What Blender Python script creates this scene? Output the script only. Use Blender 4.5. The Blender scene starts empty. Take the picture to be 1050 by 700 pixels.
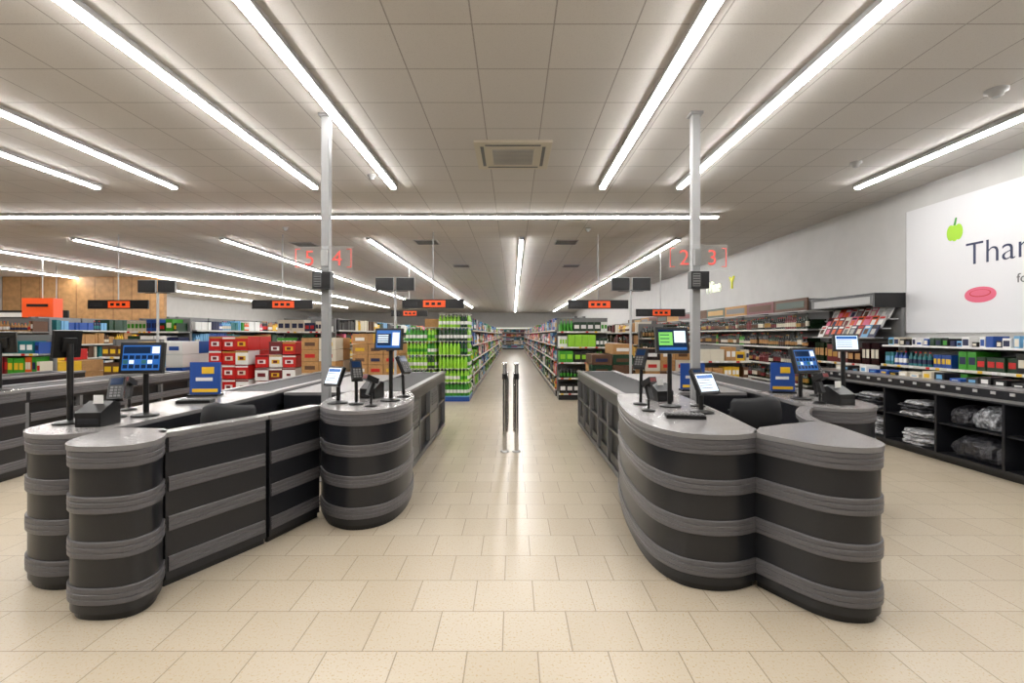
import bpy, math, random
from mathutils import Vector, Matrix
random.seed(7)
scene = bpy.context.scene
scene.view_settings.view_transform = 'Standard'
CEIL = 3.76

# ------------------------------------------------------------------ materials
MATS = {}
def lin(c):
    return tuple(((v/255)/12.92 if v/255 <= .04045 else (((v/255)+.055)/1.055)**2.4) for v in c)
def mat(name, rgb, rough=.5, metal=0., emis=0., spec=.5, noise=0., nscale=40., alpha=1., bump=0.):
    m = bpy.data.materials.new(name); m.use_nodes = True
    nt = m.node_tree; b = nt.nodes['Principled BSDF']
    c = lin(rgb)
    b.inputs['Base Color'].default_value = (*c, 1)
    b.inputs['Roughness'].default_value = rough
    b.inputs['Metallic'].default_value = metal
    b.inputs['Specular IOR Level'].default_value = spec
    b.inputs['Alpha'].default_value = alpha
    if emis > 0:
        b.inputs['Emission Color'].default_value = (*c, 1)
        b.inputs['Emission Strength'].default_value = emis
    if noise > 0:
        tc = nt.nodes.new('ShaderNodeTexCoord'); n = nt.nodes.new('ShaderNodeTexNoise')
        n.inputs['Scale'].default_value = nscale; n.inputs['Detail'].default_value = 4
        r = nt.nodes.new('ShaderNodeValToRGB')
        r.color_ramp.elements[0].position = .35; r.color_ramp.elements[1].position = .65
        r.color_ramp.elements[0].color = (*[v*(1-noise) for v in c], 1)
        r.color_ramp.elements[1].color = (*[min(1, v*(1+noise)) for v in c], 1)
        nt.links.new(tc.outputs['Object'], n.inputs['Vector'])
        nt.links.new(n.outputs['Fac'], r.inputs['Fac'])
        nt.links.new(r.outputs['Color'], b.inputs['Base Color'])
        if bump > 0:
            bp = nt.nodes.new('ShaderNodeBump'); bp.inputs['Strength'].default_value = bump
            bp.inputs['Distance'].default_value = .02
            nt.links.new(n.outputs['Fac'], bp.inputs['Height']); nt.links.new(bp.outputs['Normal'], b.inputs['Normal'])
    MATS[name] = m
    return m
mat('anthracite', (27, 28, 32), .3, noise=.06, nscale=90)
mat('anthracite_dark', (17, 17, 19), .45)
mat('black', (8, 8, 9), .35)
mat('bumper_grey', (86, 84, 86), .36, noise=.04, nscale=30)
mat('worktop', (122, 119, 118), .25, noise=.2, nscale=160)
mat('worktop_edge', (118, 116, 116), .3)
mat('belt', (16, 16, 18), .6, noise=.2, nscale=60)
mat('steel', (190, 190, 190), .28, 1.)
mat('chrome', (215, 215, 215), .1, 1.)
mat('post_grey', (142, 142, 142), .4)
mat('white', (214, 213, 210), .5)
mat('cream', (198, 190, 172), .5)
mat('light_grey', (164, 164, 163), .5)
mat('mid_grey', (100, 100, 100), .5)
mat('shelf_grey', (112, 112, 111), .5)
mat('price', (196, 195, 186), .5)
mat('red', (178, 20, 16), .4); mat('deep_red', (96, 16, 20), .4); mat('orange', (206, 84, 18), .45)
mat('yellow', (210, 168, 30), .45); mat('green', (52, 136, 30), .4); mat('lime', (134, 190, 44), .4)
mat('dkgreen', (18, 50, 28), .35); mat('blue', (24, 66, 138), .4); mat('sky', (96, 148, 186), .4)
mat('navy', (16, 24, 62), .4); mat('purple', (84, 36, 98), .4); mat('pink', (206, 96, 126), .4)
mat('brown', (82, 52, 30), .6); mat('cardboard', (164, 122, 74), .75, noise=.1, nscale=25)
mat('teal', (24, 100, 104), .4); mat('wine', (28, 11, 14), .15); mat('bottle_green', (18, 36, 18), .15)
mat('gold', (160, 122, 52), .35)
mat('wood', (176, 134, 88), .55, noise=.15, nscale=6)
mat('tube', (255, 253, 251), .5, emis=48.)
mat('tube_rear', (255, 253, 251), .5, emis=68.)
mat('scr_blue', (34, 84, 150), .2, emis=.7)
mat('scr_white', (205, 222, 236), .2, emis=.6)
mat('scr_green', (110, 180, 90), .2, emis=.6)
mat('scr_dark', (14, 34, 62), .15, emis=.4)
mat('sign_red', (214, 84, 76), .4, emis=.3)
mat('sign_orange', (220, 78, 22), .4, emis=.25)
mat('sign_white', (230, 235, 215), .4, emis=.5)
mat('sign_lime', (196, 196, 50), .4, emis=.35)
mat('poster_white', (206, 206, 208), .5)
mat('poster_navy', (36, 44, 76), .5)
mat('poster_lime', (150, 196, 40), .5)
mat('poster_pink', (206, 90, 116), .5)
mat('acrylic', (210, 215, 215), .1, alpha=.08)
mat('plastic_bag', (120, 122, 126), .22, noise=.6, nscale=22, bump=1.)
mat('bag_dark', (42, 42, 46), .3, noise=.6, nscale=22, bump=1.)
mat('bag_light', (170, 170, 172), .3, noise=.45, nscale=24, bump=1.)
mat('fabric', (16, 16, 18), .85)
mat('wall_paint', (182, 181, 179), .8, noise=.03, nscale=3)

def brick(name, c1, c2, mort, w, h, ms, off, rough, speck=None, bump=.3, loc=(0,0,0)):
    m = bpy.data.materials.new(name); m.use_nodes = True
    nt = m.node_tree; b = nt.nodes['Principled BSDF']; L = nt.links
    tc = nt.nodes.new('ShaderNodeTexCoord'); mp = nt.nodes.new('ShaderNodeMapping')
    mp.inputs['Location'].default_value = loc
    br = nt.nodes.new('ShaderNodeTexBrick'); br.offset = off; br.squash = 1
    br.inputs['Scale'].default_value = 1; br.inputs['Brick Width'].default_value = w
    br.inputs['Row Height'].default_value = h; br.inputs['Mortar Size'].default_value = ms
    br.inputs['Mortar Smooth'].default_value = .1; br.inputs['Bias'].default_value = 0
    br.inputs['Color1'].default_value = (*lin(c1), 1); br.inputs['Color2'].default_value = (*lin(c2), 1)
    br.inputs['Mortar'].default_value = (*lin(mort), 1)
    L.new(tc.outputs['Object'], mp.inputs['Vector']); L.new(mp.outputs['Vector'], br.inputs['Vector'])
    col = br.outputs['Color']
    if speck:
        n = nt.nodes.new('ShaderNodeTexNoise'); n.inputs['Scale'].default_value = speck[0]; n.inputs['Detail'].default_value = 3
        L.new(tc.outputs['Object'], n.inputs['Vector'])
        rp = nt.nodes.new('ShaderNodeValToRGB'); rp.color_ramp.elements[0].position = speck[2]
        rp.color_ramp.elements[1].position = speck[2]+.08
        L.new(n.outputs['Fac'], rp.inputs['Fac'])
        mx = nt.nodes.new('ShaderNodeMixRGB'); mx.inputs['Color2'].default_value = (*lin(speck[1]), 1)
        L.new(rp.outputs['Color'], mx.inputs['Fac']); L.new(col, mx.inputs['Color1']); col = mx.outputs['Color']
    L.new(col, b.inputs['Base Color'])
    b.inputs['Roughness'].default_value = rough
    bp = nt.nodes.new('ShaderNodeBump'); bp.invert = True
    bp.inputs['Strength'].default_value = bump; bp.inputs['Distance'].default_value = .004
    L.new(br.outputs['Fac'], bp.inputs['Height']); L.new(bp.outputs['Normal'], b.inputs['Normal'])
    MATS[name] = m
brick('floor_tile', (184, 173, 154), (176, 164, 144), (132, 118, 98), .333, .333, .003, .5, .3, speck=(85, (168, 146, 112), .58), loc=(.05, .02, 0))
brick('ceiling_tile', (202, 198, 193), (198, 194, 189), (150, 146, 141), .6, .6, .006, 0., .85, speck=(160, (188, 184, 179), .58), loc=(.3, .05, 0))

# ------------------------------------------------------------------ mesh builder
class MB:
    def __init__(s): s.v=[]; s.f=[]; s.m=[]; s.names=[]; s.sm=[]
    def mi(s, n):
        if n not in s.names: s.names.append(n)
        return s.names.index(n)
    def add(s, vs, fs, m, smooth=False):
        o = len(s.v); s.v += [tuple(v) for v in vs]; k = s.mi(m)
        for f in fs:
            s.f.append([o+i for i in f]); s.m.append(k); s.sm.append(smooth)
    def box(s, x0, x1, y0, y1, z0, z1, m, M=None):
        vs = [(x0,y0,z0),(x1,y0,z0),(x1,y1,z0),(x0,y1,z0),(x0,y0,z1),(x1,y0,z1),(x1,y1,z1),(x0,y1,z1)]
        if M is not None: vs = [M @ Vector(v) for v in vs]
        s.add(vs, [(0,3,2,1),(4,5,6,7),(0,1,5,4),(1,2,6,5),(2,3,7,6),(3,0,4,7)], m)
    def prism(s, poly, z0, z1, m, mt=None):
        n = len(poly); vs = [(p[0],p[1],z0) for p in poly]+[(p[0],p[1],z1) for p in poly]
        s.add(vs, [(i,(i+1)%n,n+(i+1)%n,n+i) for i in range(n)]+[tuple(range(n-1,-1,-1))], m)
        s.add([(p[0],p[1],z1) for p in poly], [tuple(range(n))], mt or m)
    def rev(s, cx, cy, prof, m, seg=16, cap=True, M=None):
        vs=[]; 
        for r,z in prof:
            for i in range(seg):
                a=2*math.pi*i/seg; vs.append(Vector((cx+r*math.cos(a), cy+r*math.sin(a), z)))
        if M is not None: vs=[M@v for v in vs]
        fs=[]
        for k in range(len(prof)-1):
            for i in range(seg):
                j=(i+1)%seg; fs.append((k*seg+i,k*seg+j,(k+1)*seg+j,(k+1)*seg+i))
        s.add(vs, fs, m, True)
        if cap:
            s.add(vs[:seg], [tuple(range(seg-1,-1,-1))], m); s.add(vs[-seg:], [tuple(range(seg))], m)
    def tube(s, p0, p1, r, m, seg=12, r2=None):
        p0=Vector(p0); p1=Vector(p1); d=p1-p0
        q=d.to_track_quat('Z','Y').to_matrix().to_4x4(); M=Matrix.Translation(p0)@q
        s.rev(0,0,[(r,0),(r2 or r,d.length)],m,seg,True,M)
    def obj(s, name, parent=None, loc=(0,0,0), rotz=0., bevel=0.):
        me=bpy.data.meshes.new(name); me.from_pydata(s.v,[],s.f)
        for n in s.names: me.materials.append(MATS[n])
        me.polygons.foreach_set('material_index', s.m)
        me.polygons.foreach_set('use_smooth', s.sm); me.update()
        o=bpy.data.objects.new(name, me); scene.collection.objects.link(o)
        o.location=loc; o.rotation_euler=(0,0,rotz)
        if parent: o.parent=parent
        if bevel:
            b=o.modifiers.new('bevel','BEVEL'); b.width=bevel; b.segments=2; b.limit_method='ANGLE'; b.angle_limit=math.radians(50)
        return o
def empty(name, loc=(0,0,0), rotz=0):
    e=bpy.data.objects.new(name,None); scene.collection.objects.link(e); e.location=loc; e.rotation_euler=(0,0,rotz); return e
def text(body, size, matname, M, parent=None, ext=.002, name='lettering', align='LEFT', off=0.):
    c=bpy.data.curves.new(name,'FONT'); c.body=body; c.size=size; c.extrude=ext; c.align_x=align; c.offset=off
    c.materials.append(MATS[matname]); o=bpy.data.objects.new(name,c); scene.collection.objects.link(o)
    o.matrix_world=M
    if parent: o.parent=parent
    return o

def smooth(pts, k=6):
    out=[]; n=len(pts)
    for i in range(n-1):
        p0=Vector(pts[max(0,i-1)]); p1=Vector(pts[i]); p2=Vector(pts[i+1]); p3=Vector(pts[min(n-1,i+2)])
        for j in range(k):
            t=j/k
            out.append(.5*((2*p1)+(-p0+p2)*t+(2*p0-5*p1+4*p2-p3)*t*t+(-p0+3*p1-3*p2+p3)*t**3))
    out.append(Vector(pts[-1])); return out
def normals(path):
    ns=[]
    for i in range(len(path)):
        a=path[max(0,i-1)]; b=path[min(len(path)-1,i+1)]; t=(b-a).normalized(); ns.append(Vector((t.y,-t.x)))
    return ns
def offset(path, d): return [p+n*d for p,n in zip(path,normals(path))]
BH=.088
def band(mb, path, z, h=BH, m='bumper_grey'):
    prof=[(0,-h/2),(.008,-h/2),(.011,-h/2+.005),(.011,-h/6-.004),(.007,-h/6-.001),(.007,-h/6+.001),(.012,-h/6+.004),
          (.012,h/6-.004),(.007,h/6-.001),(.007,h/6+.001),(.011,h/6+.004),(.011,h/2-.005),(.008,h/2),(0,h/2)]
    ns=normals(path); vs=[]; P=len(prof)
    for p,n in zip(path,ns):
        for d,dz in prof:
            q=p+n*d; vs.append((q.x,q.y,z+dz))
    fs=[]
    for i in range(len(path)-1):
        for k in range(P-1):
            fs.append((i*P+k,(i+1)*P+k,(i+1)*P+k+1,i*P+k+1))
    fs.append(tuple(range(P))); o=(len(path)-1)*P; fs.append(tuple(o+k for k in range(P-1,-1,-1)))
    mb.add(vs,fs,m)
TOP=.92
BANDS=(.845,.61,.375,.135)
def wall_strip(mb, path, z0, z1, m):
    vs=[]; fs=[]
    for p in path: vs += [(p.x,p.y,z0),(p.x,p.y,z1)]
    for i in range(len(path)-1): fs.append((2*i,2*i+2,2*i+3,2*i+1))
    mb.add(vs,fs,m,True)
def tower(mb, pts, back, bands=BANDS):
    path=smooth(pts)
    bk=[Vector(b) for b in back]
    mb.prism(offset(path,-.02)+bk,0,.04,'black')
    mb.prism(offset(path,-.002)+bk,.04,TOP-.028,'anthracite')
    wall_strip(mb,path,.04,TOP-.028,'anthracite')
    mb.prism(offset(path,.016)+bk,TOP-.028,TOP,'worktop_edge','worktop')
    for z in bands: band(mb,path,z)
def panel(mb, a, b, th=.045, bands=BANDS, topw=.05):
    a=Vector(a); b=Vector(b); t=(b-a).normalized(); n=Vector((t.y,-t.x))
    a2=a+t*.008; b2=b-t*.008
    mb.prism([a2,b2,b2-n*th,a2-n*th],.04,TOP-.028,'anthracite')
    mb.prism([a2-n*.02,b2-n*.02,b2-n*th,a2-n*th],0,.04,'black')
    mb.prism([a+n*.016,b+n*.016,b-n*topw,a-n*topw],TOP-.028,TOP,'worktop_edge','worktop')
    k=3
    pth=[a2.lerp(b2,.02+.96*i/k) for i in range(k+1)]
    for z in bands: band(mb,pth,z)

def belt_body(mb, x0, x1, y0, y1, vents=False):
    zt=TOP-.03
    mb.box(x0+.06,x1-.06,y0,y1,.0,.06,'black')
    mb.box(x0+.05,x1-.05,y0,y1,.06,zt-.1,'anthracite_dark')
    mb.box(x0,x1,y0,y1,zt-.12,zt,'anthracite')
    mb.box(x0-.012,x0+.06,y0,y1,zt,zt+.03,'worktop_edge'); mb.box(x1-.06,x1+.012,y0,y1,zt,zt+.03,'worktop_edge')
    mb.box(x0+.06,x1-.06,y0,y1-.05,zt,zt+.018,'belt')
    mb.tube((x0+.06,y1-.03,zt+.002),(x1-.06,y1-.03,zt+.002),.02,'steel')
    n=max(1,round((y1-y0)/.62)); dy=(y1-y0)/n
    for sx,xf in ((-1,x0),(1,x1)):
        xa,xb=(xf,xf+.05) if sx<0 else (xf-.05,xf)
        mb.box(xa,xb,y0,y1,.06,.12,'anthracite')
        for i in range(n+1):
            yy=min(max(y0,y0+i*dy-.02),y1-.04); mb.box(xa,xb,yy,yy+.04,.12,zt-.12,'mid_grey')
        for i in range(n):
            ya=y0+i*dy+.03; yb=y0+(i+1)*dy-.03
            mb.box(xa+.01,xb-.01,ya,yb,.46,.49,'anthracite')
            if vents and i%2==0:
                xq0,xq1=(xa+.005,xb) if sx<0 else (xa,xb-.005)
                mb.box(xq0,xq1,ya,yb,.5,zt-.13,'anthracite')
                for k in range(5):
                    zz=.56+k*.035
                    mb.box(xa-.003 if sx<0 else xa,xb if sx<0 else xb+.003,ya+.12,yb-.12,zz,zz+.012,'black')
                mb.box(xq0,xq1,ya,yb,.13,.45,'anthracite')
            if not vents:
                mb.box(xa+.02,xb-.0,ya+.05,yb-.05,.12,.22,'black')

def cabinet(mb, x0,x1,y0,y1,h=.86):
    mb.box(x0,x1,y0+.02,y1-.02,0,.06,'black'); mb.box(x0,x1,y0,y1,.06,h,'anthracite'); mb.box(x0,x1,y0,y1,h,h+.03,'worktop_edge')
    mb.box((x0+x1)/2-.003,(x0+x1)/2+.003,y0-.004,y0,.1,h-.05,'black')
    mb.box(x0+.08,x0+.2,y0-.015,y0,.7,.715,'steel'); mb.box(x1-.2,x1-.08,y0-.015,y0,.7,.715,'steel')

# ------------------------------------------------------------------ room
def plane_box(name,x0,x1,y0,y1,z0,z1,m):
    b=MB(); b.box(x0,x1,y0,y1,z0,z1,m); return b.obj(name)
XL,XR,YF,YB=-20.,6.2,-5.,50.
plane_box('floor',XL-.2,XR+.2,YF-.2,YB+.2,-.1,0,'floor_tile')
plane_box('ceiling',XL-.2,XR+.2,YF-.2,YB+.2,CEIL,CEIL+.1,'ceiling_tile')
plane_box('wall_right',XR,XR+.2,YF-.2,YB+.2,0,CEIL,'wall_paint')
plane_box('wall_left',XL-.2,XL,YF-.2,YB+.2,0,CEIL,'wall_paint')
plane_box('wall_back',XL,XR,YB,YB+.2,0,CEIL,'wall_paint')
plane_box('wall_front',XL,XR,YF-.2,YF,0,CEIL,'wall_paint')
plane_box('baseboard_right',XR-.02,XR,YF,YB,0,.1,'mid_grey')

# ------------------------------------------------------------------ ceiling lights
def strip(x,y0,y1,along='y',w=.066,tm='tube'):
    mb=MB()
    z1=CEIL; z0=CEIL-.06
    def bx(a0,a1,b0,b1,c0,c1,m):
        if along=='y': mb.box(a0,a1,b0,b1,c0,c1,m)
        else: mb.box(b0,b1,a0,a1,c0,c1,m)
    bx(x-w/2-.024,x+w/2+.024,y0,y1,z0+.012,z1,'light_grey')
    n=max(1,round((y1-y0)/1.5)); d=(y1-y0)/n
    for i in range(n): bx(x-w/2,x+w/2,y0+i*d+.012,y0+(i+1)*d-.012,z0-.012,z0+.012,tm)
    for i in range(n+1): bx(x-w/2-.01,x+w/2+.01,y0+i*d-.012,y0+i*d+.012,z0-.014,z0+.02,'light_grey')
    mb.obj('linear_ceiling_light')
for x in (-2.98,-1.80,1.345,2.51,5.18,-5.09,-6.25,-8.4): strip(x,-1.5,7.35)
strip(9.15,-14,3.85,'x')
for x,y1 in ((.2,47),(-3.35,40),(-6.75,40),(-10.2,40),(3.85,46),(-13.6,40),(-17,40)): strip(x,11.3,y1,tm='tube_rear')
# ceiling cassette
mb=MB()
cx,cy=0.0,6.12
mb.box(cx-.46,cx+.46,cy-.46,cy+.46,CEIL-.03,CEIL,'cream')
mb.box(cx-.27,cx+.27,cy-.27,cy+.27,CEIL-.036,CEIL-.03,'cream')
for i in range(12): mb.box(cx-.25,cx+.25,cy-.25+i*.043,cy-.25+i*.043+.014,CEIL-.044,CEIL-.036,'light_grey')
for sx in (-1,1):
    mb.box(cx+sx*.37-.02,cx+sx*.37+.02,cy-.33,cy+.33,CEIL-.034,CEIL-.03,'mid_grey')
    mb.box(cx-.33,cx+.33,cy+sx*.37-.02,cy+sx*.37+.02,CEIL-.034,CEIL-.03,'mid_grey')
mb.obj('air_conditioning_cassette',bevel=.004)
for x,y,r in ((4.46,4.5,.09),(4.5,6.4,.07),(-2.0,6.9,.06),(-4.8,10.3,.07),(1.6,10.4,.06)):
    mb=MB(); mb.rev(x,y,[(r*.35,CEIL-.07),(r*.6,CEIL-.055),(r*.62,CEIL-.03),(r,CEIL-.02),(r,CEIL)],'light_grey',20); mb.obj('smoke_detector')
for x,y in ((-2.1,11.9),(1.3,11.9),(-5.2,12.2),(-1.7,16),(1.9,16)):
    mb=MB(); mb.box(x-.28,x+.28,y-.28,y+.28,CEIL-.015,CEIL,'light_grey')
    for i in range(9): mb.box(x-.25,x+.25,y-.25+i*.058,y-.25+i*.058+.025,CEIL-.02,CEIL-.015,'mid_grey')
    mb.obj('ceiling_air_vent')

# ------------------------------------------------------------------ checkout islands
isl=empty('checkout_island')
mb=MB()
tower(mb,[(1.05,4.8),(.96,4.4),(.89,3.9),(.865,3.45),(.895,3.12),(.99,2.92),(1.14,2.84),(1.3,2.84),(1.44,2.90)],
      [(1.50,3.0),(1.55,3.5),(1.6,4.2),(1.62,4.8)])
belt_body(mb,1.05,1.65,4.8,7.9)
mb.obj('cash_desk_and_belt',isl,bevel=.003)
mb=MB()
tower(mb,[(1.44,2.905),(1.49,2.81),(1.55,2.70),(1.62,2.59),(1.72,2.525),(1.85,2.515),(1.945,2.575),(2.0,2.70),(2.03,2.92),(2.055,3.12)],
      [(2.07,3.3),(1.95,3.24),(1.75,3.16),(1.55,3.06)])
lk=smooth([(2.06,3.29),(2.12,3.5),(2.24,3.72),(2.40,3.93)])
mb.prism(lk+list(reversed(offset(lk,-.05))),0.03,TOP-.028,'anthracite')
mb.prism(offset(lk,.018)+list(reversed(offset(lk,-.07))),TOP-.028,TOP,'worktop_edge','worktop')
for z in BANDS: band(mb,lk,z)
mb.obj('rounded_end_section',isl,bevel=.003)
mb=MB()
tower(mb,[(2.41,3.99),(2.5,3.89),(2.66,3.83),(2.83,3.87),(2.96,3.99),(3.04,4.25),(3.06,4.6),(3.06,5.0)],
      [(2.48,5.0),(2.44,4.4)])
belt_body(mb,2.5,3.1,5.0,7.9)
mb.obj('second_desk_and_belt',isl,bevel=.003)
mb=MB(); cabinet(mb,1.68,2.47,5.15,7.6); mb.obj('storage_cabinet',isl)
# left island
isl=empty('checkout_island')
mb=MB()
tower(mb,[(-1.585,4.03),(-1.45,3.83),(-1.25,3.72),(-1.06,3.78),(-.945,3.97),(-.91,4.3),(-.96,4.65),(-1.08,5.0)],
      [(-1.66,5.0),(-1.68,4.4)])
belt_body(mb,-1.68,-1.08,5.0,7.75,vents=True)
mb.obj('cash_desk_and_belt',isl,bevel=.003)
mb=MB()
tower(mb,[(-2.46,3.05),(-2.455,2.82),(-2.41,2.66),(-2.31,2.56),(-2.15,2.54),(-2.03,2.575),(-1.985,2.66),(-2.0,2.76),(-2.06,2.87)],
      [(-2.15,3.02)])
panel(mb,(-2.065,2.885),(-1.765,3.50),topw=.09)
panel(mb,(-1.76,3.51),(-1.59,4.02),topw=.09)
mb.obj('rounded_end_and_door_panels',isl,bevel=.003)
mb=MB()
tower(mb,[(-3.02,5.0),(-3.05,4.2),(-3.05,3.4),(-3.01,3.08),(-2.92,2.93),(-2.76,2.85),(-2.6,2.86),(-2.49,2.95)],
      [(-2.48,3.3),(-2.46,3.7),(-2.42,4.4),(-2.42,5.0)])
belt_body(mb,-3.05,-2.45,5.0,7.75)
mb.obj('second_desk_and_belt',isl,bevel=.003)
mb=MB(); cabinet(mb,-2.42,-1.7,5.15,7.4); mb.obj('storage_cabinet',isl)
# next island to the left
isl=empty('checkout_island')
mb=MB()
tower(mb,[(-5.86,4.45),(-5.75,4.25),(-5.55,4.15),(-5.35,4.2),(-5.22,4.4),(-5.18,4.8),(-5.2,5.2)],[(-5.85,5.2)])
belt_body(mb,-5.82,-5.2,5.2,7.9)
for z in BANDS[:3]:
    band(mb,[Vector((-5.2,5.25)),Vector((-5.2,6.5)),Vector((-5.2,7.85))],z)
mb.obj('cash_desk_and_belt',isl,bevel=.003)
mb=MB()
tower(mb,[(-7.5,5.0),(-7.52,4.6),(-7.45,4.35),(-7.25,4.22),(-7.05,4.3),(-6.95,4.5)],[(-6.93,5.0)])
belt_body(mb,-7.5,-6.93,5.0,7.9)
mb.obj('second_desk_and_belt',isl,bevel=.003)

# ------------------------------------------------------------------ cashier chairs
def chair(x,y,rz):
    mb=MB()
    for i in range(5):
        a=2*math.pi*i/5; mb.tube((0,0,.1),(.27*math.cos(a),.27*math.sin(a),.05),.018,'black',8)
        mb.rev(.27*math.cos(a),.27*math.sin(a),[(.025,0),(.028,.02),(.025,.05)],'black',10)
    mb.rev(0,0,[(.03,.08),(.03,.5)],'steel',12)
    mb.rev(0,0,[(.19,.5),(.235,.52),(.24,.56),(.20,.58)],'fabric',24)
    vs=[];fs=[];n=12
    rows=[(.68,.20),(.74,.245),(.90,.255),(.98,.24),(1.01,.20)]
    for k,(z,r) in enumerate(rows):
        for i in range(n+1):
            a=math.radians(20+140*i/n); vs.append((r*math.cos(a)*1.05,r*math.sin(a)+.02,z-.03*abs(math.cos(a))))
    m=n+1
    for k in range(len(rows)-1):
        for i in range(n): fs.append((k*m+i,k*m+i+1,(k+1)*m+i+1,(k+1)*m+i))
    mb.add(vs,fs,'fabric',True)
    mb.tube((0,.1,.54),(0,.25,.76),.022,'black',8)
    o=mb.obj('cashier_chair',loc=(x,y,0),rotz=rz); s=o.modifiers.new('solid','SOLIDIFY'); s.thickness=.02
chair(1.95,4.1,math.pi+.3); chair(-2.08,3.75,math.pi-.3); chair(-6.4,4.9,math.pi)

# ------------------------------------------------------------------ POS equipment
EQ=TOP+.001
def monitor(name,x,y,ztop,w,h,yaw,tilt=-.15,ui=0,base=EQ):
    """screen facing local -Y, rotated by yaw; ztop = centre height of the screen"""
    mb=MB()
    mb.rev(0,.03,[(.085,0),(.085,.012),(.03,.022)],'black',20)
    mb.tube((0,.04,.01),(0,.04,ztop-base),.018,'black',12)
    M=Matrix.Translation((0,0,ztop-base))@Matrix.Rotation(tilt,4,'X')
    mb.box(-w/2,w/2,-.015,.02,-h/2,h/2,'black',M)
    mb.box(-w/4,w/4,.02,.045,-h/4,h/4,'black',M)
    def q(u0,u1,v0,v1,m,d):
        mb.add([M@Vector((u0*w,-.015-d,v0*h)),M@Vector((u1*w,-.015-d,v0*h)),M@Vector((u1*w,-.015-d,v1*h)),M@Vector((u0*w,-.015-d,v1*h))],[(0,1,2,3)],m)
    if ui==0:
        q(-.43,.43,-.4,.4,'scr_blue',.001); q(-.4,.1,-.3,.25,'scr_dark',.002); q(.15,.4,-.3,.3,'scr_white',.002)
        for k in range(4): q(-.38,-.0,.14-k*.1,.19-k*.1,'scr_white',.003)
    elif ui==1:
        q(-.43,.43,-.4,.4,'scr_dark',.001); q(-.42,.0,-.2,.3,'scr_green',.002); q(.05,.4,-.1,.35,'scr_white',.002); q(-.42,.42,-.38,-.28,'scr_blue',.002)
        for k in range(3): q(-.38,-.1,.18-k*.14,.21-k*.14,'scr_dark',.003)
    elif ui==2:
        q(-.43,.43,-.4,.4,'scr_white',.001); q(-.4,.4,.2,.36,'scr_blue',.002)
        for k in range(4): q(-.4,.2,.1-k*.12,.13-k*.12,'mid_grey',.002)
    elif ui==3:
        q(-.43,.43,-.4,.4,'scr_blue',.001)
        cols=['scr_dark','teal','scr_dark','scr_white','scr_dark','scr_blue']
        for i in range(6):
            for j in range(3): q(-.41+i*.14,-.30+i*.14,-.34+j*.15,-.22+j*.15,cols[(i*2+j)%6],.002)
        q(-.41,.2,.14,.36,'scr_dark',.002); q(.24,.41,.14,.36,'scr_white',.002)
    return mb.obj(name,loc=(x,y,base),rotz=yaw,bevel=.003)
monitor('cashier_monitor',1.27,3.9,1.455,.27,.21,.1,ui=1)
monitor('cashier_monitor',2.6,4.35,1.27,.28,.23,.35,ui=3,tilt=-.3)
monitor('customer_display',2.9,4.25,1.43,.21,.15,-.1,ui=2)
monitor('cashier_monitor',-1.08,4.25,1.46,.25,.19,-.15,ui=0)
monitor('cashier_monitor',-2.62,3.45,1.335,.28,.22,.15,ui=3)
monitor('customer_display',-2.93,3.2,1.44,.15,.18,math.pi+1.2,ui=2)
monitor('customer_display',-5.35,5.1,1.42,.24,.22,math.pi+.5,ui=2)
monitor('tilted_touchscreen',1.42,3.6,1.14,.2,.17,.45,tilt=-.5,ui=2)
monitor('tilted_touchscreen',-1.5,4.1,1.15,.17,.17,-.5,tilt=-.4,ui=2)
def card_terminal(x,y,yaw,zh=.22):
    mb=MB()
    mb.rev(0,0,[(.06,0),(.06,.01),(.02,.02)],'black',16); mb.tube((0,0,.01),(0,.02,zh),.014,'black',10)
    M=Matrix.Translation((0,0,zh))@Matrix.Rotation(-.6,4,'X')
    mb.box(-.045,.045,-.02,.025,-.09,.09,'black',M)
    mb.box(-.035,.035,-.023,-.02,.02,.075,'scr_dark',M)
    for i in range(3):
        for j in range(4): mb.box(-.03+i*.022,-.014+i*.022,-.025,-.02,-.075+j*.022,-.06+j*.022,'mid_grey',M)
    return mb.obj('card_payment_terminal',loc=(x,y,EQ),rotz=yaw,bevel=.003)
card_terminal(1.06,4.05,-.6,.38); card_terminal(1.5,3.95,.2); card_terminal(-1.3,4.05,.5,.28); card_terminal(-2.78,3.42,.5,.2); card_terminal(2.86,4.6,.3,.25)
card_terminal(-1.02,4.55,.9,.3)
def printer(x,y,yaw):
    mb=MB(); prof=[(-.09,0),(.09,0),(.09,.13),(.03,.15),(-.09,.09)]
    vs=[(-.075,a,b) for a,b in prof]+[(.075,a,b) for a,b in prof]; n=5
    mb.add(vs,[(0,1,2,3,4)[::-1],(5,6,7,8,9)]+[(i,(i+1)%n,n+(i+1)%n,n+i) for i in range(n)],'black')
    mb.box(-.03,.03,.0,.003,.13,.19,'white'); mb.box(-.06,.06,-.092,-.09,.02,.05,'anthracite')
    mb.obj('receipt_printer',loc=(x,y,EQ),rotz=yaw,bevel=.006)
printer(-2.67,3.14,.1); printer(1.3,4.3,.2); printer(2.72,4.08,.2); printer(-1.3,4.5,-.2)
def keyboard(x,y,yaw):
    mb=MB(); mb.box(-.13,.13,-.06,.06,0,.025,'black')
    for i in range(9):
        for j in range(4): mb.box(-.12+i*.027,-.1+i*.027,-.05+j*.026,-.03+j*.026,.025,.032,'mid_grey')
    mb.obj('till_keyboard',loc=(x,y,EQ),rotz=yaw)
keyboard(-2.7,4.15,.2); keyboard(1.2,3.4,-.2)
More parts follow.
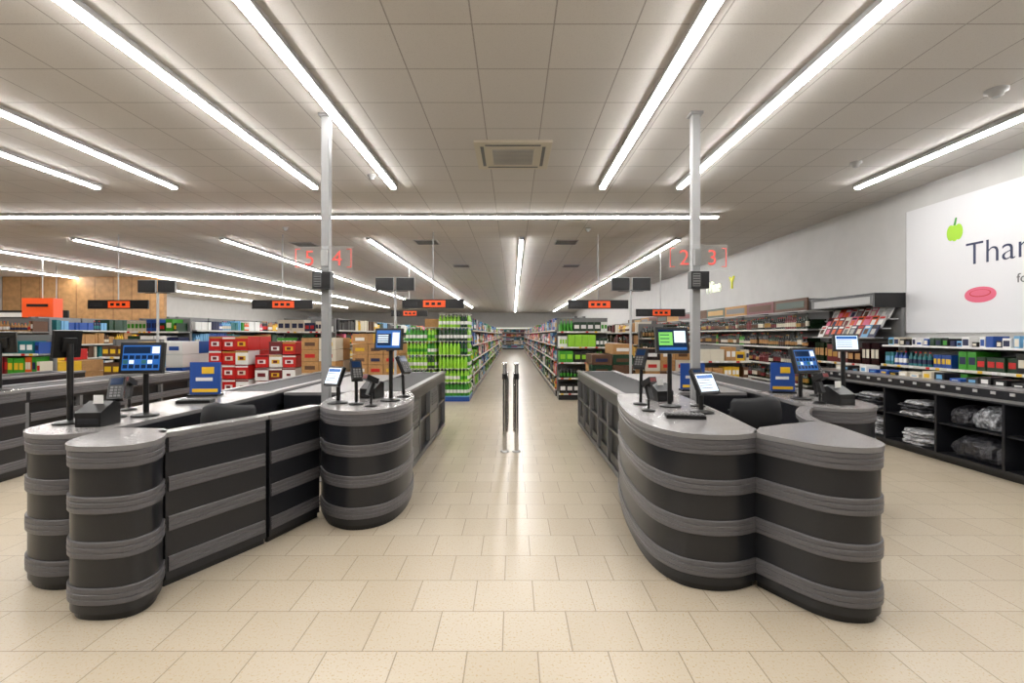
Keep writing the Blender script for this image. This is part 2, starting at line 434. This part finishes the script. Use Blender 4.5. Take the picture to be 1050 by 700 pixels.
def scanner(x,y,yaw):
    mb=MB(); mb.rev(0,0,[(.05,0),(.05,.01),(.015,.02)],'black',14); mb.tube((0,0,.01),(0,0,.2),.01,'black',8)
    M=Matrix.Translation((0,0,.2))@Matrix.Rotation(-.4,4,'X')
    mb.box(-.03,.03,-.07,.05,-.005,.04,'black',M); mb.box(-.018,.018,.0,.035,-.11,.0,'black',M); mb.box(-.025,.025,-.073,-.07,.003,.033,'deep_red',M)
    mb.obj('barcode_scanner',loc=(x,y,EQ),rotz=yaw,bevel=.004)
scanner(1.03,3.7,.3); scanner(-1.15,3.95,-.6); scanner(-2.95,3.75,.2); scanner(2.58,4.1,.2)
def promo(x,y,z,w,h,yaw):
    mb=MB(); mb.box(-w/2,w/2,-.01,.01,.02,h,'blue'); mb.box(-w/2,w/2,-.06,.06,0,.02,'black')
    mb.box(-w*.42,w*.42,-.013,-.01,h*.12,h*.22,'yellow'); mb.box(-w*.3,w*.25,-.013,-.01,h*.45,h*.55,'white')
    mb.box(-w*.1,w*.3,-.014,-.01,h*.66,h*.86,'yellow')
    mb.obj('promotion_board',loc=(x,y,z+.001),rotz=yaw)
promo(-2.9,4.6,TOP,.27,.32,.1); promo(1.95,5.3,.89,.26,.3,0.); promo(2.68,4.85,TOP,.22,.3,-.2)

# ------------------------------------------------------------------ poles with lane signs
def pole(x,y,l,r):
    mb=MB(); w=.04
    mb.box(x-w,x+w,y-w,y+w,0,CEIL,'post_grey'); mb.box(x-.065,x+.065,y-.065,y+.065,CEIL-.03,CEIL,'post_grey')
    mb.box(x-.07,x+.07,y-.07,y+.07,0,.015,'post_grey')
    p=mb.obj('support_pole',bevel=.004)
    g=MB(); g.box(x-.3,x+.3,y-.078,y-.072,2.15,2.4,'acrylic')
    g.box(x-.03,x+.03,y-.072,y-w-.001,2.2,2.36,'steel')
    s=g.obj('lane_number_sign')
    Rm=Matrix.Rotation(math.pi/2,4,'X')
    text(l,.22,'sign_red',Matrix.Translation((x-.14,y-.085,2.2))@Rm,s,name='digit',align='CENTER',off=-.001)
    text(r,.22,'sign_red',Matrix.Translation((x+.14,y-.085,2.2))@Rm,s,name='digit',align='CENTER',off=-.001)
    f=MB()
    for sx in (-1,1):
        f.box(x+sx*.28-.004,x+sx*.28+.004,y-.084,y-.08,2.18,2.37,'sign_red')
        a,b=sorted((x+sx*.28,x+sx*.235)); f.box(a,b,y-.084,y-.08,2.18,2.187,'sign_red'); f.box(a,b,y-.084,y-.08,2.363,2.37,'sign_red')
    f.obj('bracket_marks',parent=s)
    d=MB(); d.box(x-.09,x+.09,y-.14,y-w-.001,1.96,2.13,'anthracite_dark')
    d.box(x-.075,x-.0,y-.144,y-.14,1.98,2.11,'mid_grey'); d.box(x+.015,x+.075,y-.144,y-.14,1.98,2.11,'black')
    for k in range(5): d.box(x-.07,x-.005,y-.147,y-.144,1.99+k*.025,2.0+k*.025,'black')
    d.obj('pole_speaker',bevel=.005)
pole(-1.92,5.02,'5','4'); pole(1.86,4.98,'2','3')
def lane_display(x,y):
    mb=MB(); mb.box(x-.1,x+.1,y-.1,y+.1,.0,.015,'black'); mb.tube((x,y,.01),(x,y,2.2),.02,'light_grey',12)
    mb.tube((x-.2,y,2.2),(x+.2,y,2.2),.015,'black',8)
    for s in (-1,1):
        mb.box(x+s*.165-.14,x+s*.165+.14,y-.04,y+.02,2.2,2.4,'black'); mb.box(x+s*.165-.12,x+s*.165+.12,y-.043,y-.04,2.22,2.38,'anthracite_dark')
        mb.box(x+s*.165-.148,x+s*.165+.148,y-.03,y+.0,2.193,2.407,'light_grey')
    mb.obj('lane_status_display',bevel=.004)
lane_display(-1.87,7.75); lane_display(1.87,7.75); lane_display(-5.9,8.1)

# ------------------------------------------------------------------ aisle gate
mb=MB()
for sx in (-1,1):
    x=-.03+sx*.075
    mb.rev(x,6.25,[(.055,0),(.055,.012),(.03,.02)],'steel',20)
    mb.tube((x,6.25,.01),(x,6.25,1.12),.026,'chrome',16)
    mb.rev(x,6.25,[(.033,1.12),(.033,1.14),(.012,1.15)],'chrome',16)
    mb.rev(x,6.25,[(.034,.93),(.034,1.0)],'black',16)
    xi=x+sx*-.03
    ya,yb=6.30,7.05
    for z in (.25,.95): mb.tube((xi,ya,z),(xi,yb-.08,z),.014,'chrome',10)
    mb.tube((xi,ya,.25),(xi,ya,.95),.014,'chrome',10); mb.tube((xi,yb,.33),(xi,yb,.87),.014,'chrome',10)
    mb.tube((xi,yb-.08,.25),(xi,yb,.33),.014,'chrome',10); mb.tube((xi,yb-.08,.95),(xi,yb,.87),.014,'chrome',10)
    mb.tube((xi,ya,.6),(xi,yb,.6),.012,'chrome',10)
    mb.tube((x,6.25,.35),(xi,ya,.35),.012,'chrome',8); mb.tube((x,6.25,.85),(xi,ya,.85),.012,'chrome',8)
mb.obj('swing_gate')

# ------------------------------------------------------------------ shelving
PAL={
 'mix':['red','yellow','blue','white','green','orange','sky','brown','cream','navy','teal','deep_red','pink','black','dkgreen'],
 'green':['green','lime','green','white','lime','dkgreen'],
 'blue':['blue','sky','white','navy','sky','teal'],
 'bluedark':['blue','navy','white','navy','dkgreen','black','green','cream'],
 'red':['red','deep_red','orange','red','white'],
 'wine':['wine','bottle_green','wine','deep_red','bottle_green'],
 'carton':['cardboard','brown','cream','yellow','cardboard'],
 'dark':['black','dkgreen','anthracite_dark','green','black'],
 'mag':['deep_red','white','brown','pink','sky','cream','orange','navy','mid_grey','light_grey'],
}
def prod_row(mb, x0, x1, yf, dep, z, hmax, pal, rnd, style='box', detail=True, labs=None):
    x=x0
    while x<x1-.05:
        w=rnd.choice([.06,.07,.09,.12,.16]); n=rnd.randint(2,5); h=hmax*rnd.uniform(.6,.96)
        c=rnd.choice(pal); c2=rnd.choice(labs or ['white','yellow','cream','red','navy',rnd.choice(pal)])
        st=style if style!='any' else rnd.choice(['box','box','bottle'])
        if st=='bottle': w=.08
        for i in range(n):
            if x+w>x1: break
            if st=='bottle':
                r=w*.42; hb=min(h,.32); 
                mb.rev(x+w/2,yf+r+.01,[(r,z),(r,z+hb*.6),(r*.38,z+hb*.78),(r*.34,z+hb)],c,7,False)
                mb.rev(x+w/2,yf+r+.01,[(r*1.04,z+hb*.18),(r*1.04,z+hb*.48)],c2,7,False)
                mb.rev(x+w/2,yf+r+.01,[(r*.4,z+hb*.9),(r*.4,z+hb)],rnd.choice(['gold','black','red']),6,True)
                mb.box(x+.01,x+w-.01,yf+2.3*r,yf+dep*.9,z,z+hb*.6,c)
            else:
                d=rnd.uniform(0,.03)
                mb.box(x+.003,x+w-.003,yf+.01+d,yf+dep*.9,z,z+h,c)
                if detail: mb.box(x+w*.15,x+w*.85,yf+.007+d,yf+.01+d,z+h*.3,z+h*.7,c2)
            x+=w
        x+=rnd.choice([0,0,.02])
def shelf(L,H,dep,levels,loc,rotz,pals,style='any',seed=1,header=None,name='gondola_shelf',detail=True,pmat='price',labs=None):
    rnd=random.Random(seed); mb=MB()
    mb.box(0,L,.02,dep,0,.12,'anthracite'); mb.box(0,L,dep-.03,dep,.12,H,'shelf_grey')
    n=max(1,round(L/1.25)); d=L/n
    for i in range(n+1):
        xx=min(max(0,i*d-.015),L-.03); mb.box(xx,xx+.03,dep-.07,dep-.03,.12,H,'mid_grey')
    zs=[.12+(H-.12)*k/levels for k in range(levels)]
    for k,z in enumerate(zs):
        mb.box(0,L,.01,dep-.03,z,z+.03,'shelf_grey'); mb.box(0,L,-.003,.012,z-.002,z+.034,pmat)
        if detail:
            x=.05
            while x<L-.1:
                mb.box(x,x+.06,-.006,-.003,z,z+.032,rnd.choice(['white','yellow','white','red'])); x+=rnd.uniform(.1,.3)
    if header: mb.box(0,L,-.02,.03,H-.02,H+.12,header)
    s=mb.obj(name,loc=loc,rotz=rotz)
    pb=MB(); hh=(H-.12)/levels-.04
    for k,z in enumerate(zs):
        x=0
        while x<L-.1:
            seg=min(L-x,rnd.uniform(1.2,2.6))
            pal=PAL[rnd.choice(pals)]
            prod_row(pb,x+.02,x+seg-.01,0.02,dep-.06,z+.03,hh,pal,rnd,style,detail,labs); x+=seg
    pb.obj('products',parent=s)
    return s
P=math.pi/2
WL=['cream','gold','brown','deep_red','brown','cream','cardboard']
shelf(34,1.95,.55,5,(-.97,11.9,0),P,['blue','blue','green','mix'],seed=3)
shelf(34,1.95,.55,5,(1.02,45.9,0),-P,['mix','blue','mix','dark'],seed=4)
shelf(25,1.95,.55,5,(-2.2,36.9,0),-P,['mix','carton'],seed=5,detail=False)
shelf(25,1.95,.55,5,(2.25,11.9,0),P,['mix','red','carton'],seed=6,detail=False)
shelf(1.2,1.9,.5,5,(1.05,11.2,0),0,['dark','green'],seed=8,name='end_cap_display',labs=['green','white','lime'])
xs=[(-4.35,-5.6),(-7.9,-9.15),(-11.4,-12.6)]
for i,(a,b) in enumerate(xs):
    shelf(24,1.95,.55,5,(a,12.2,0),P,['mix','blue','dark','carton'],seed=20+i,detail=False)
    shelf(24,1.95,.55,5,(b,36.2,0),-P,['mix','dark','blue'],seed=30+i,detail=False)
    shelf(1.25,1.9,.5,5,(b,11.5,0),0,[['bluedark','dark'],['bluedark','mix'],['mix','carton']][i],seed=40+i,name='end_cap_display')
shelf(16,1.9,.5,5,(3.5,29.8,0),-P,['wine','carton','wine'],seed=50,detail=False,labs=WL)
shelf(16,1.9,.5,5,(4.5,13.8,0),P,['wine'],seed=51,style='bottle',detail=False,labs=WL)
shelf(1.0,1.8,.45,4,(3.5,13.2,0),0,['carton','wine'],seed=52,name='end_cap_display',labs=WL)
shelf(5.6,2.1,.6,5,(-2.8,49.2,0),0,['blue','mix'],seed=60,name='rear_chiller_shelf',header='sign_white')
# right wall wine shelving
shelf(14.4,1.95,.5,5,(5.67,23.8,0),-P,['wine','wine','wine','dark'],style='bottle',seed=70,name='wine_shelf',detail=False,labs=WL)
mb=MB(); y=9.38
hc=['brown','deep_red','cardboard','dkgreen','brown','mid_grey','gold']
k=0
while y<23:
    mb.box(5.66,5.69,y,y+1.2,1.97,2.22,hc[k%7]); mb.box(5.655,5.66,y+.1,y+1.1,2.03,2.16,hc[(k+3)%7]); mb.box(5.69,6.19,y,y+.02,1.97,2.2,'mid_grey'); y+=1.22; k+=1
mb.box(5.62,5.66,9.38,23.5,1.955,1.97,'light_grey')
mb.obj('shelf_header_panels')
# magazine unit
mx0=5.72; my0,my1=7.68,9.32; mxb=6.17
shelf(my1-my0,1.42,.44,3,(mx0,my1,0),-P,['carton','wine','dark'],seed=71,name='magazine_stand',labs=WL)
mb=MB(); rr=random.Random(9)
mb.box(mx0-.02,mx0+.02,my0,my1,1.97,2.13,'mid_grey'); mb.box(mx0-.025,mx0-.02,my0+.1,my1-.1,1.99,2.11,'light_grey'); mb.box(mx0-.04,mxb,my0,my1,2.13,2.16,'black'); mb.box(mx0-.04,mxb,my0-.02,my0+.02,1.93,2.16,'black')
mb.box(mxb-.05,mxb,my0,my1,1.44,2.12,'shelf_grey')
for lv,(zz,xx) in enumerate(((1.46,mx0),(1.61,mx0+.12),(1.76,mx0+.24))):
    y=my0+.05
    while y<my1-.15:
        w=.15; c=rr.choice(PAL['mag']); c2=rr.choice(PAL['mag'])
        mb.add([(xx,y,zz),(xx,y+w,zz),(xx+.1,y+w,zz+.2),(xx+.1,y,zz+.2),(xx+.015,y,zz),(xx+.015,y+w,zz),(xx+.115,y+w,zz+.2),(xx+.115,y,zz+.2)],
               [(0,1,2,3),(4,7,6,5),(0,3,7,4),(1,5,6,2),(3,2,6,7),(0,4,5,1)],c)
        mb.add([(xx+.02,y+.03,zz+.05),(xx+.02,y+w-.03,zz+.05),(xx+.062,y+w-.03,zz+.134),(xx+.062,y+.03,zz+.134)],[(0,1,2,3)],c2)
        mb.add([(xx+.07,y+.02,zz+.15),(xx+.07,y+w-.02,zz+.15),(xx+.085,y+w-.02,zz+.18),(xx+.085,y+.02,zz+.18)],[(0,1,2,3)],rr.choice(['white','black','red']))
        y+=w+.01
    mb.box(xx-.01,xx+.13,my0+.02,my1-.02,zz-.02,zz,'steel')
mb.obj('magazine_rack')
lows=shelf(3.8,1.32,.43,4,(5.74,7.6,0),-P,['bluedark','dark','bluedark','blue'],seed=75,name='low_product_shelf')
rnd=random.Random(77)
s=MB()
for i in range(36):
    y=3.83+i*.103; c=rnd.choice(['white','navy','blue','dkgreen','cream','black','sky']); h=rnd.uniform(.06,.14); w=rnd.uniform(.06,.1)
    s.box(5.8,6.0,y,y+w,1.345,1.345+h,c); s.box(5.797,5.8,y+.01,y+w-.01,1.36,1.34+h*.8,rnd.choice(PAL['bluedark']))
s.box(5.74,6.17,3.8,7.58,1.32,1.345,'white'); o=s.obj('packaged_goods'); 
o.parent=lows; o.matrix_parent_inverse=(Matrix.Translation((5.74,7.6,0))@Matrix.Rotation(-P,4,'Z')).inverted()
# packing bench
mb=MB(); bx0,bx1,by0,by1=5.06,5.58,3.4,8.25
mb.box(bx0+.04,bx1,by0,by1,0,.06,'black'); mb.box(bx0,bx1,by0,by1,.06,.1,'anthracite'); mb.box(bx1-.03,bx1,by0,by1,.1,.8,'anthracite_dark')
mb.box(bx0-.01,bx1,by0,by1,.78,.92,'anthracite'); mb.box(bx0-.02,bx1,by0,by1,.92,.94,'worktop_edge')
mb.box(bx0-.016,bx0-.01,by0,by1,.8,.83,'mid_grey')
mb.box(bx0+.02,bx1,by0,by1,.44,.46,'anthracite')
nb=6; db=(by1-by0)/nb
for i in range(nb+1):
    yy=min(by0+i*db,by1-.03); mb.box(bx0,bx1,yy,yy+.03,.1,.78,'anthracite')
for i in range(24):
    y=by0+.1+i*.2; mb.box(bx0-.018,bx0-.01,y,y+.05,.875,.905,'light_grey')
bench=mb.obj('packing_bench')
def crumple(mb,x,y,z,sx,sy,sz,m,rnd):
    seg=26; rows=[(.6,0),(.9,.05),(1.0,.2),(1.0,.38),(.96,.56),(.88,.72),(.7,.86),(.42,.95),(.12,1.)]
    vs=[]; ph=[rnd.uniform(0,6.28) for _ in range(4)]
    for r,t in rows:
        for i in range(seg):
            a=2*math.pi*i/seg; q=r*(.93+.07*math.sin(5*a+ph[0]+4*t)+.05*math.sin(9*a+ph[1]-6*t))*rnd.uniform(.94,1.04)
            ex=abs(math.cos(a))**.6*math.copysign(1,math.cos(a)); ey=abs(math.sin(a))**.6*math.copysign(1,math.sin(a))
            dz=(.1*math.sin(3*a+ph[2])+.07*math.sin(7*a+ph[3]))*t*(1-t)*2.5
            vs.append((x+sx*min(q,1.0)*ex,y+sy*q*ey,z+sz*(t*.92+max(-t*.5,dz*.6))))
    fs=[]
    for k in range(len(rows)-1):
        for i in range(seg):
            j=(i+1)%seg; fs.append((k*seg+i,k*seg+j,(k+1)*seg+j,(k+1)*seg+i))
    fs.append(tuple(range(seg-1,-1,-1))); fs.append(tuple((len(rows)-1)*seg+i for i in range(seg)))
    mb.add(vs,fs,m,False)
rb=random.Random(3); mb=MB()
for i in range(nb):
    yc=by0+(i+.5)*db
    if i==2:
        crumple(mb,5.3,yc-.13,.46,.2,.2,.29,'plastic_bag',rb); crumple(mb,5.3,yc+.18,.46,.19,.17,.25,'bag_dark',rb)
        crumple(mb,5.3,yc,.1,.2,.34,.3,'bag_dark',rb)
    else:
        for zz in (.1,.46):
            z=zz
            for k in range(rb.randint(3,5)):
                h=rb.uniform(.045,.07); crumple(mb,5.27+rb.uniform(-.01,.01),yc+rb.uniform(-.07,.07),z,.19,rb.uniform(.19,.28),h,rb.choice(['plastic_bag','bag_light','bag_light','bag_dark']),rb); z+=h*.8
mb.obj('carrier_bags',parent=bench)
mb=MB(); 
for i in range(24):
    y=3.5+i*.19+rb.uniform(-.03,.03); c=rb.choice(['navy','black','white','blue','anthracite_dark','cream']); h=rb.uniform(.03,.09)
    mb.box(5.3,5.5,y,y+.14,.94,.94+h,c); mb.box(5.297,5.3,y+.03,y+.11,.95,.93+h*.8,rb.choice(['white','yellow','sky']))
mb.obj('small_merchandise',parent=bench)

# ------------------------------------------------------------------ poster on right wall
pw=MB(); pw.box(6.18,6.199,3.2,7.67,1.52,3.42,'poster_white'); pw.box(6.176,6.18,3.2,7.67,1.52,1.53,'light_grey'); pw.box(6.176,6.18,7.66,7.67,1.52,3.42,'light_grey')
poster=pw.obj('shop_poster')
PX=6.177
def wallM(y,z,x=PX):
    return Matrix(((0,0,-1,x),(-1,0,0,y),(0,1,0,z),(0,0,0,1)))
text('Thank you',.44,'poster_navy',wallM(6.66,2.44),poster,name='headline',off=-.005)
text('for shopping with us',.16,'mid_grey',wallM(5.98,2.14),poster,name='subline')
mb=MB()
def disc(mb,pts,m,y,z,x): mb.add([(x,y-a,z+b) for a,b in pts],[tuple(range(len(pts)))],m)
def ell(rx,rz,n=28,k=0): return [(rx*math.cos(2*math.pi*i/n)*(1+k*math.cos(4*math.pi*i/n)),rz*math.sin(2*math.pi*i/n)) for i in range(n)]
disc(mb,[(a-.06,b) for a,b in ell(.065,.11)],'poster_lime',6.82,2.93,PX); disc(mb,[(a+.06,b) for a,b in ell(.065,.11)],'poster_lime',6.82,2.93,PX-.0005)
disc(mb,[(a,b) for a,b in ell(.06,.115)],'poster_lime',6.82,2.92,PX-.001); disc(mb,[(-.02,.1),(.02,.1),(.04,.2),(.01,.2)],'green',6.82,2.93,PX-.0015)
disc(mb,ell(.23,.105,k=-.04),'poster_pink',6.45,2.03,PX); disc(mb,ell(.15,.05),'red',6.45,2.05,PX-.0005); disc(mb,ell(.135,.042),'poster_pink',6.45,2.053,PX-.001)
mb.obj('fruit_graphics',parent=poster)
text('Wine',.5,'sign_white',wallM(15.6,2.8,XR-.03),None,ext=.02,name='shop_lettering',off=.004)
text('Y',.5,'sign_lime',wallM(13.9,2.8,XR-.03),None,ext=.02,name='shop_lettering')

# ------------------------------------------------------------------ hanging aisle signs
def hang(x,y,w=1.36,z=2.08):
    mb=MB(); mb.box(x-w/2,x+w/2,y-.02,y+.02,z,z+.2,'black'); mb.box(x-w*.16,x+w*.2,y-.024,y-.02,z+.025,z+.175,'sign_orange')
    for i in range(3): mb.box(x-w*.12+i*.13,x-w*.12+i*.13+.08,y-.027,y-.024,z+.07,z+.13,'black')
    mb.box(x-w*.46,x-w*.26,y-.024,y-.02,z+.06,z+.14,'anthracite')
    mb.tube((x,y,z+.2),(x,y,CEIL),.012,'light_grey',8)
    mb.obj('hanging_aisle_sign')
for x in (-1.76,1.92,-5.2,-8.9,-12.4): hang(x,11.0 if x!=-1.76 else 10.75)
hang(3.9,12.9,1.3,1.98); hang(-3.4,16,1.2,2.1)
# ------------------------------------------------------------------ promotional pallets
def pallet(mb,x0,x1,y0,y1):
    for i in range(3): yy=y0+(y1-y0-.1)*i/2; mb.box(x0,x1,yy,yy+.1,0,.1,'wood')
    for i in range(5): xx=x0+(x1-x0-.12)*i/4; mb.box(xx,xx+.12,y0,y1,.1,.125,'wood')
def bottle_pallet(x0,x1,y0,y1,layers,seed):
    rnd=random.Random(seed); mb=MB(); mb.box(x0,x1,y0,y1,0,.1,'blue'); mb.box(x0,x1,y0,y1,.1,.125,'sky'); z=.125
    def bt(x,y,z,h,c,c2):
        r=.038
        mb.rev(x,y,[(r,z),(r,z+h*.62),(r*.4,z+h*.84),(r*.36,z+h*.92)],c,8,False)
        mb.rev(x,y,[(r*1.04,z+h*.22),(r*1.04,z+h*.46)],c2,8,False)
        mb.rev(x,y,[(r*.45,z+h*.9),(r*.45,z+h)],'white',6)
    for k in range(layers):
        h=.30; nx=int((x1-x0)/.082)
        mb.box(x0+.09,x1-.09,y0+.09,y1-.02,z,z+h*.8,'green')
        j=0
        while j<nx:
            c=rnd.choice(['green','lime','green','dkgreen','lime']); c2=rnd.choice(['white','lime','white','green'])
            for q in range(6):
                if j<nx: bt(x0+.042+j*.082,y0+.045,z,h,c,c2); j+=1
        for q in range(int((y1-y0-.1)/.082)):
            c=rnd.choice(['green','lime']); bt(x1-.045,y0+.13+q*.082,z,h,c,'white')
        mb.box(x0,x1,y0,y1,z+h,z+h+.008,'white'); z+=h+.008
    mb.obj('bottle_pallet_display')
bottle_pallet(-2.42,-1.72,10.95,11.75,5,1); bottle_pallet(-1.68,-.98,10.95,11.75,6,2)
def stack(name,x0,x1,y0,y1,h,bw,bh,cols,seed,labs=('white','yellow','red','brown','navy'),wob=0.,deco=False):
    rnd=random.Random(seed); mb=MB(); pallet(mb,x0,x1,y0,y1); z=.125; n=max(1,int((x1-x0)/bw)); dx=(x1-x0)/n
    while z+bh<h:
        for i in range(n):
            if z+2*bh>=h and rnd.random()<.3: continue
            for yy in (y0,(y0+y1)/2):
                c=rnd.choice(cols); hh=bh-.008
                xa=x0+i*dx+.006; xb=xa+dx-.012; yb=yy+(y1-y0)/2-.01
                wv=rnd.uniform(0,wob)
                ya=yy+wv; hh-=rnd.uniform(0,wob*.5)
                mb.box(xa,xb,ya,yb,z,z+hh,c)
                c2=rnd.choice(labs)
                mb.box(xa+dx*.18,xa+dx*.76,ya-.003,ya,z+hh*.3,z+hh*.62,c2)
                if deco:
                    mb.box(xa,xb,ya-.002,ya,z+hh*.86,z+hh*.98,rnd.choice(['white','gold','deep_red']))
                    mb.box(xa+dx*.3,xa+dx*.6,ya-.004,ya-.003,z+hh*.36,z+hh*.56,'deep_red')
        z+=bh
    mb.obj(name)
RC=['red','red','red','red','deep_red','white']
stack('red_carton_pallet',-5.75,-5.0,9.2,10.1,1.62,.2,.27,RC,1,labs=('white','yellow','white','cream'),wob=.03,deco=True)
stack('red_carton_pallet',-4.93,-4.15,9.3,10.2,1.55,.2,.25,RC,12,labs=('white','yellow','white','deep_red'),wob=.03,deco=True)
stack('cardboard_box_pallet',-3.95,-3.3,9.1,9.9,1.45,.32,.22,['cardboard','cream','cardboard'],2)
stack('cardboard_box_pallet',-3.1,-2.2,9.4,10.2,1.68,.28,.2,['cardboard','yellow','cardboard','brown'],3)
stack('water_pack_pallet',-7.6,-6.3,9.3,10.3,1.45,.32,.25,['sky','white','blue','white'],4,labs=('blue','sky','white'))
stack('cardboard_box_pallet',-9.6,-8.3,8.9,9.9,1.4,.3,.22,['yellow','cardboard','brown','red'],5)
stack('drinks_pallet',-11.8,-10.4,9.2,10.2,1.6,.32,.25,['yellow','green','cardboard','orange'],6)
stack('cardboard_box_pallet',2.6,3.5,9.6,10.4,1.5,.3,.22,['brown','cardboard','wine','cardboard','cream'],7)
stack('cardboard_box_pallet',1.5,2.3,9.3,10.1,1.35,.28,.2,['cardboard','dkgreen','brown'],8)
stack('drinks_pallet',-14.5,-13,9.4,10.4,1.4,.32,.25,['orange','blue','cardboard'],9)
def impulse(x0,x1,y,h,seed,pals):
    shelf(x1-x0,h,.35,4,(x0,y,0),0,pals,seed=seed,name='impulse_rack',style='box')
impulse(-7.0,-6.15,8.25,1.42,81,['carton','mix']); impulse(-8.9,-7.8,8.0,1.5,83,['mix','blue'])
impulse(3.25,4.2,8.6,1.3,84,['carton','wine'])
impulse(-10.4,-9.2,7.2,1.45,85,['mix','carton'])
# ------------------------------------------------------------------ bakery area at far left
mb=MB(); mb.box(-19.9,-13.6,19.,19.15,0,CEIL,'wood')
for i in range(9): mb.box(-19.9+i*.72,-19.9+i*.72+.012,18.995,19.0,0,CEIL,'brown')
mb.obj('wood_panelling')
shelf(5,1.9,.5,4,(-19,18.3,0),0,['carton','mix'],seed=90,name='bakery_shelf')
mb=MB(); mb.box(-14.1,-13.2,14,14.3,2.0,2.55,'sign_orange'); mb.box(-13.95,-13.35,13.98,14.,2.3,2.38,'black'); mb.tube((-13.65,14.15,2.55),(-13.65,14.15,CEIL),.015,'light_grey'); mb.obj('hanging_promotion_box')
mb=MB(); mb.box(-17.5,-14.6,16,16.05,2.0,2.3,'black'); mb.tube((-17,16.02,2.3),(-17,16.02,CEIL),.012,'light_grey'); mb.tube((-15,16.02,2.3),(-15,16.02,CEIL),.012,'light_grey')
mb.box(-17.2,-15.8,15.99,16,2.08,2.22,'white'); mb.obj('hanging_category_board')

# ------------------------------------------------------------------ world + camera
w=bpy.data.worlds.new('world'); scene.world=w; w.use_nodes=True
w.node_tree.nodes['Background'].inputs[0].default_value=(.9,.93,1,1); w.node_tree.nodes['Background'].inputs[1].default_value=.4
cam=bpy.data.cameras.new('camera'); co=bpy.data.objects.new('camera',cam); scene.collection.objects.link(co)
co.location=(0,0,1.5); co.rotation_euler=(math.pi/2,0,0)
cam.sensor_width=36; cam.lens=500*36/1050
cam.shift_x=-1/1050; cam.shift_y=-7/1050
cam.clip_start=.05; cam.clip_end=200
scene.camera=co
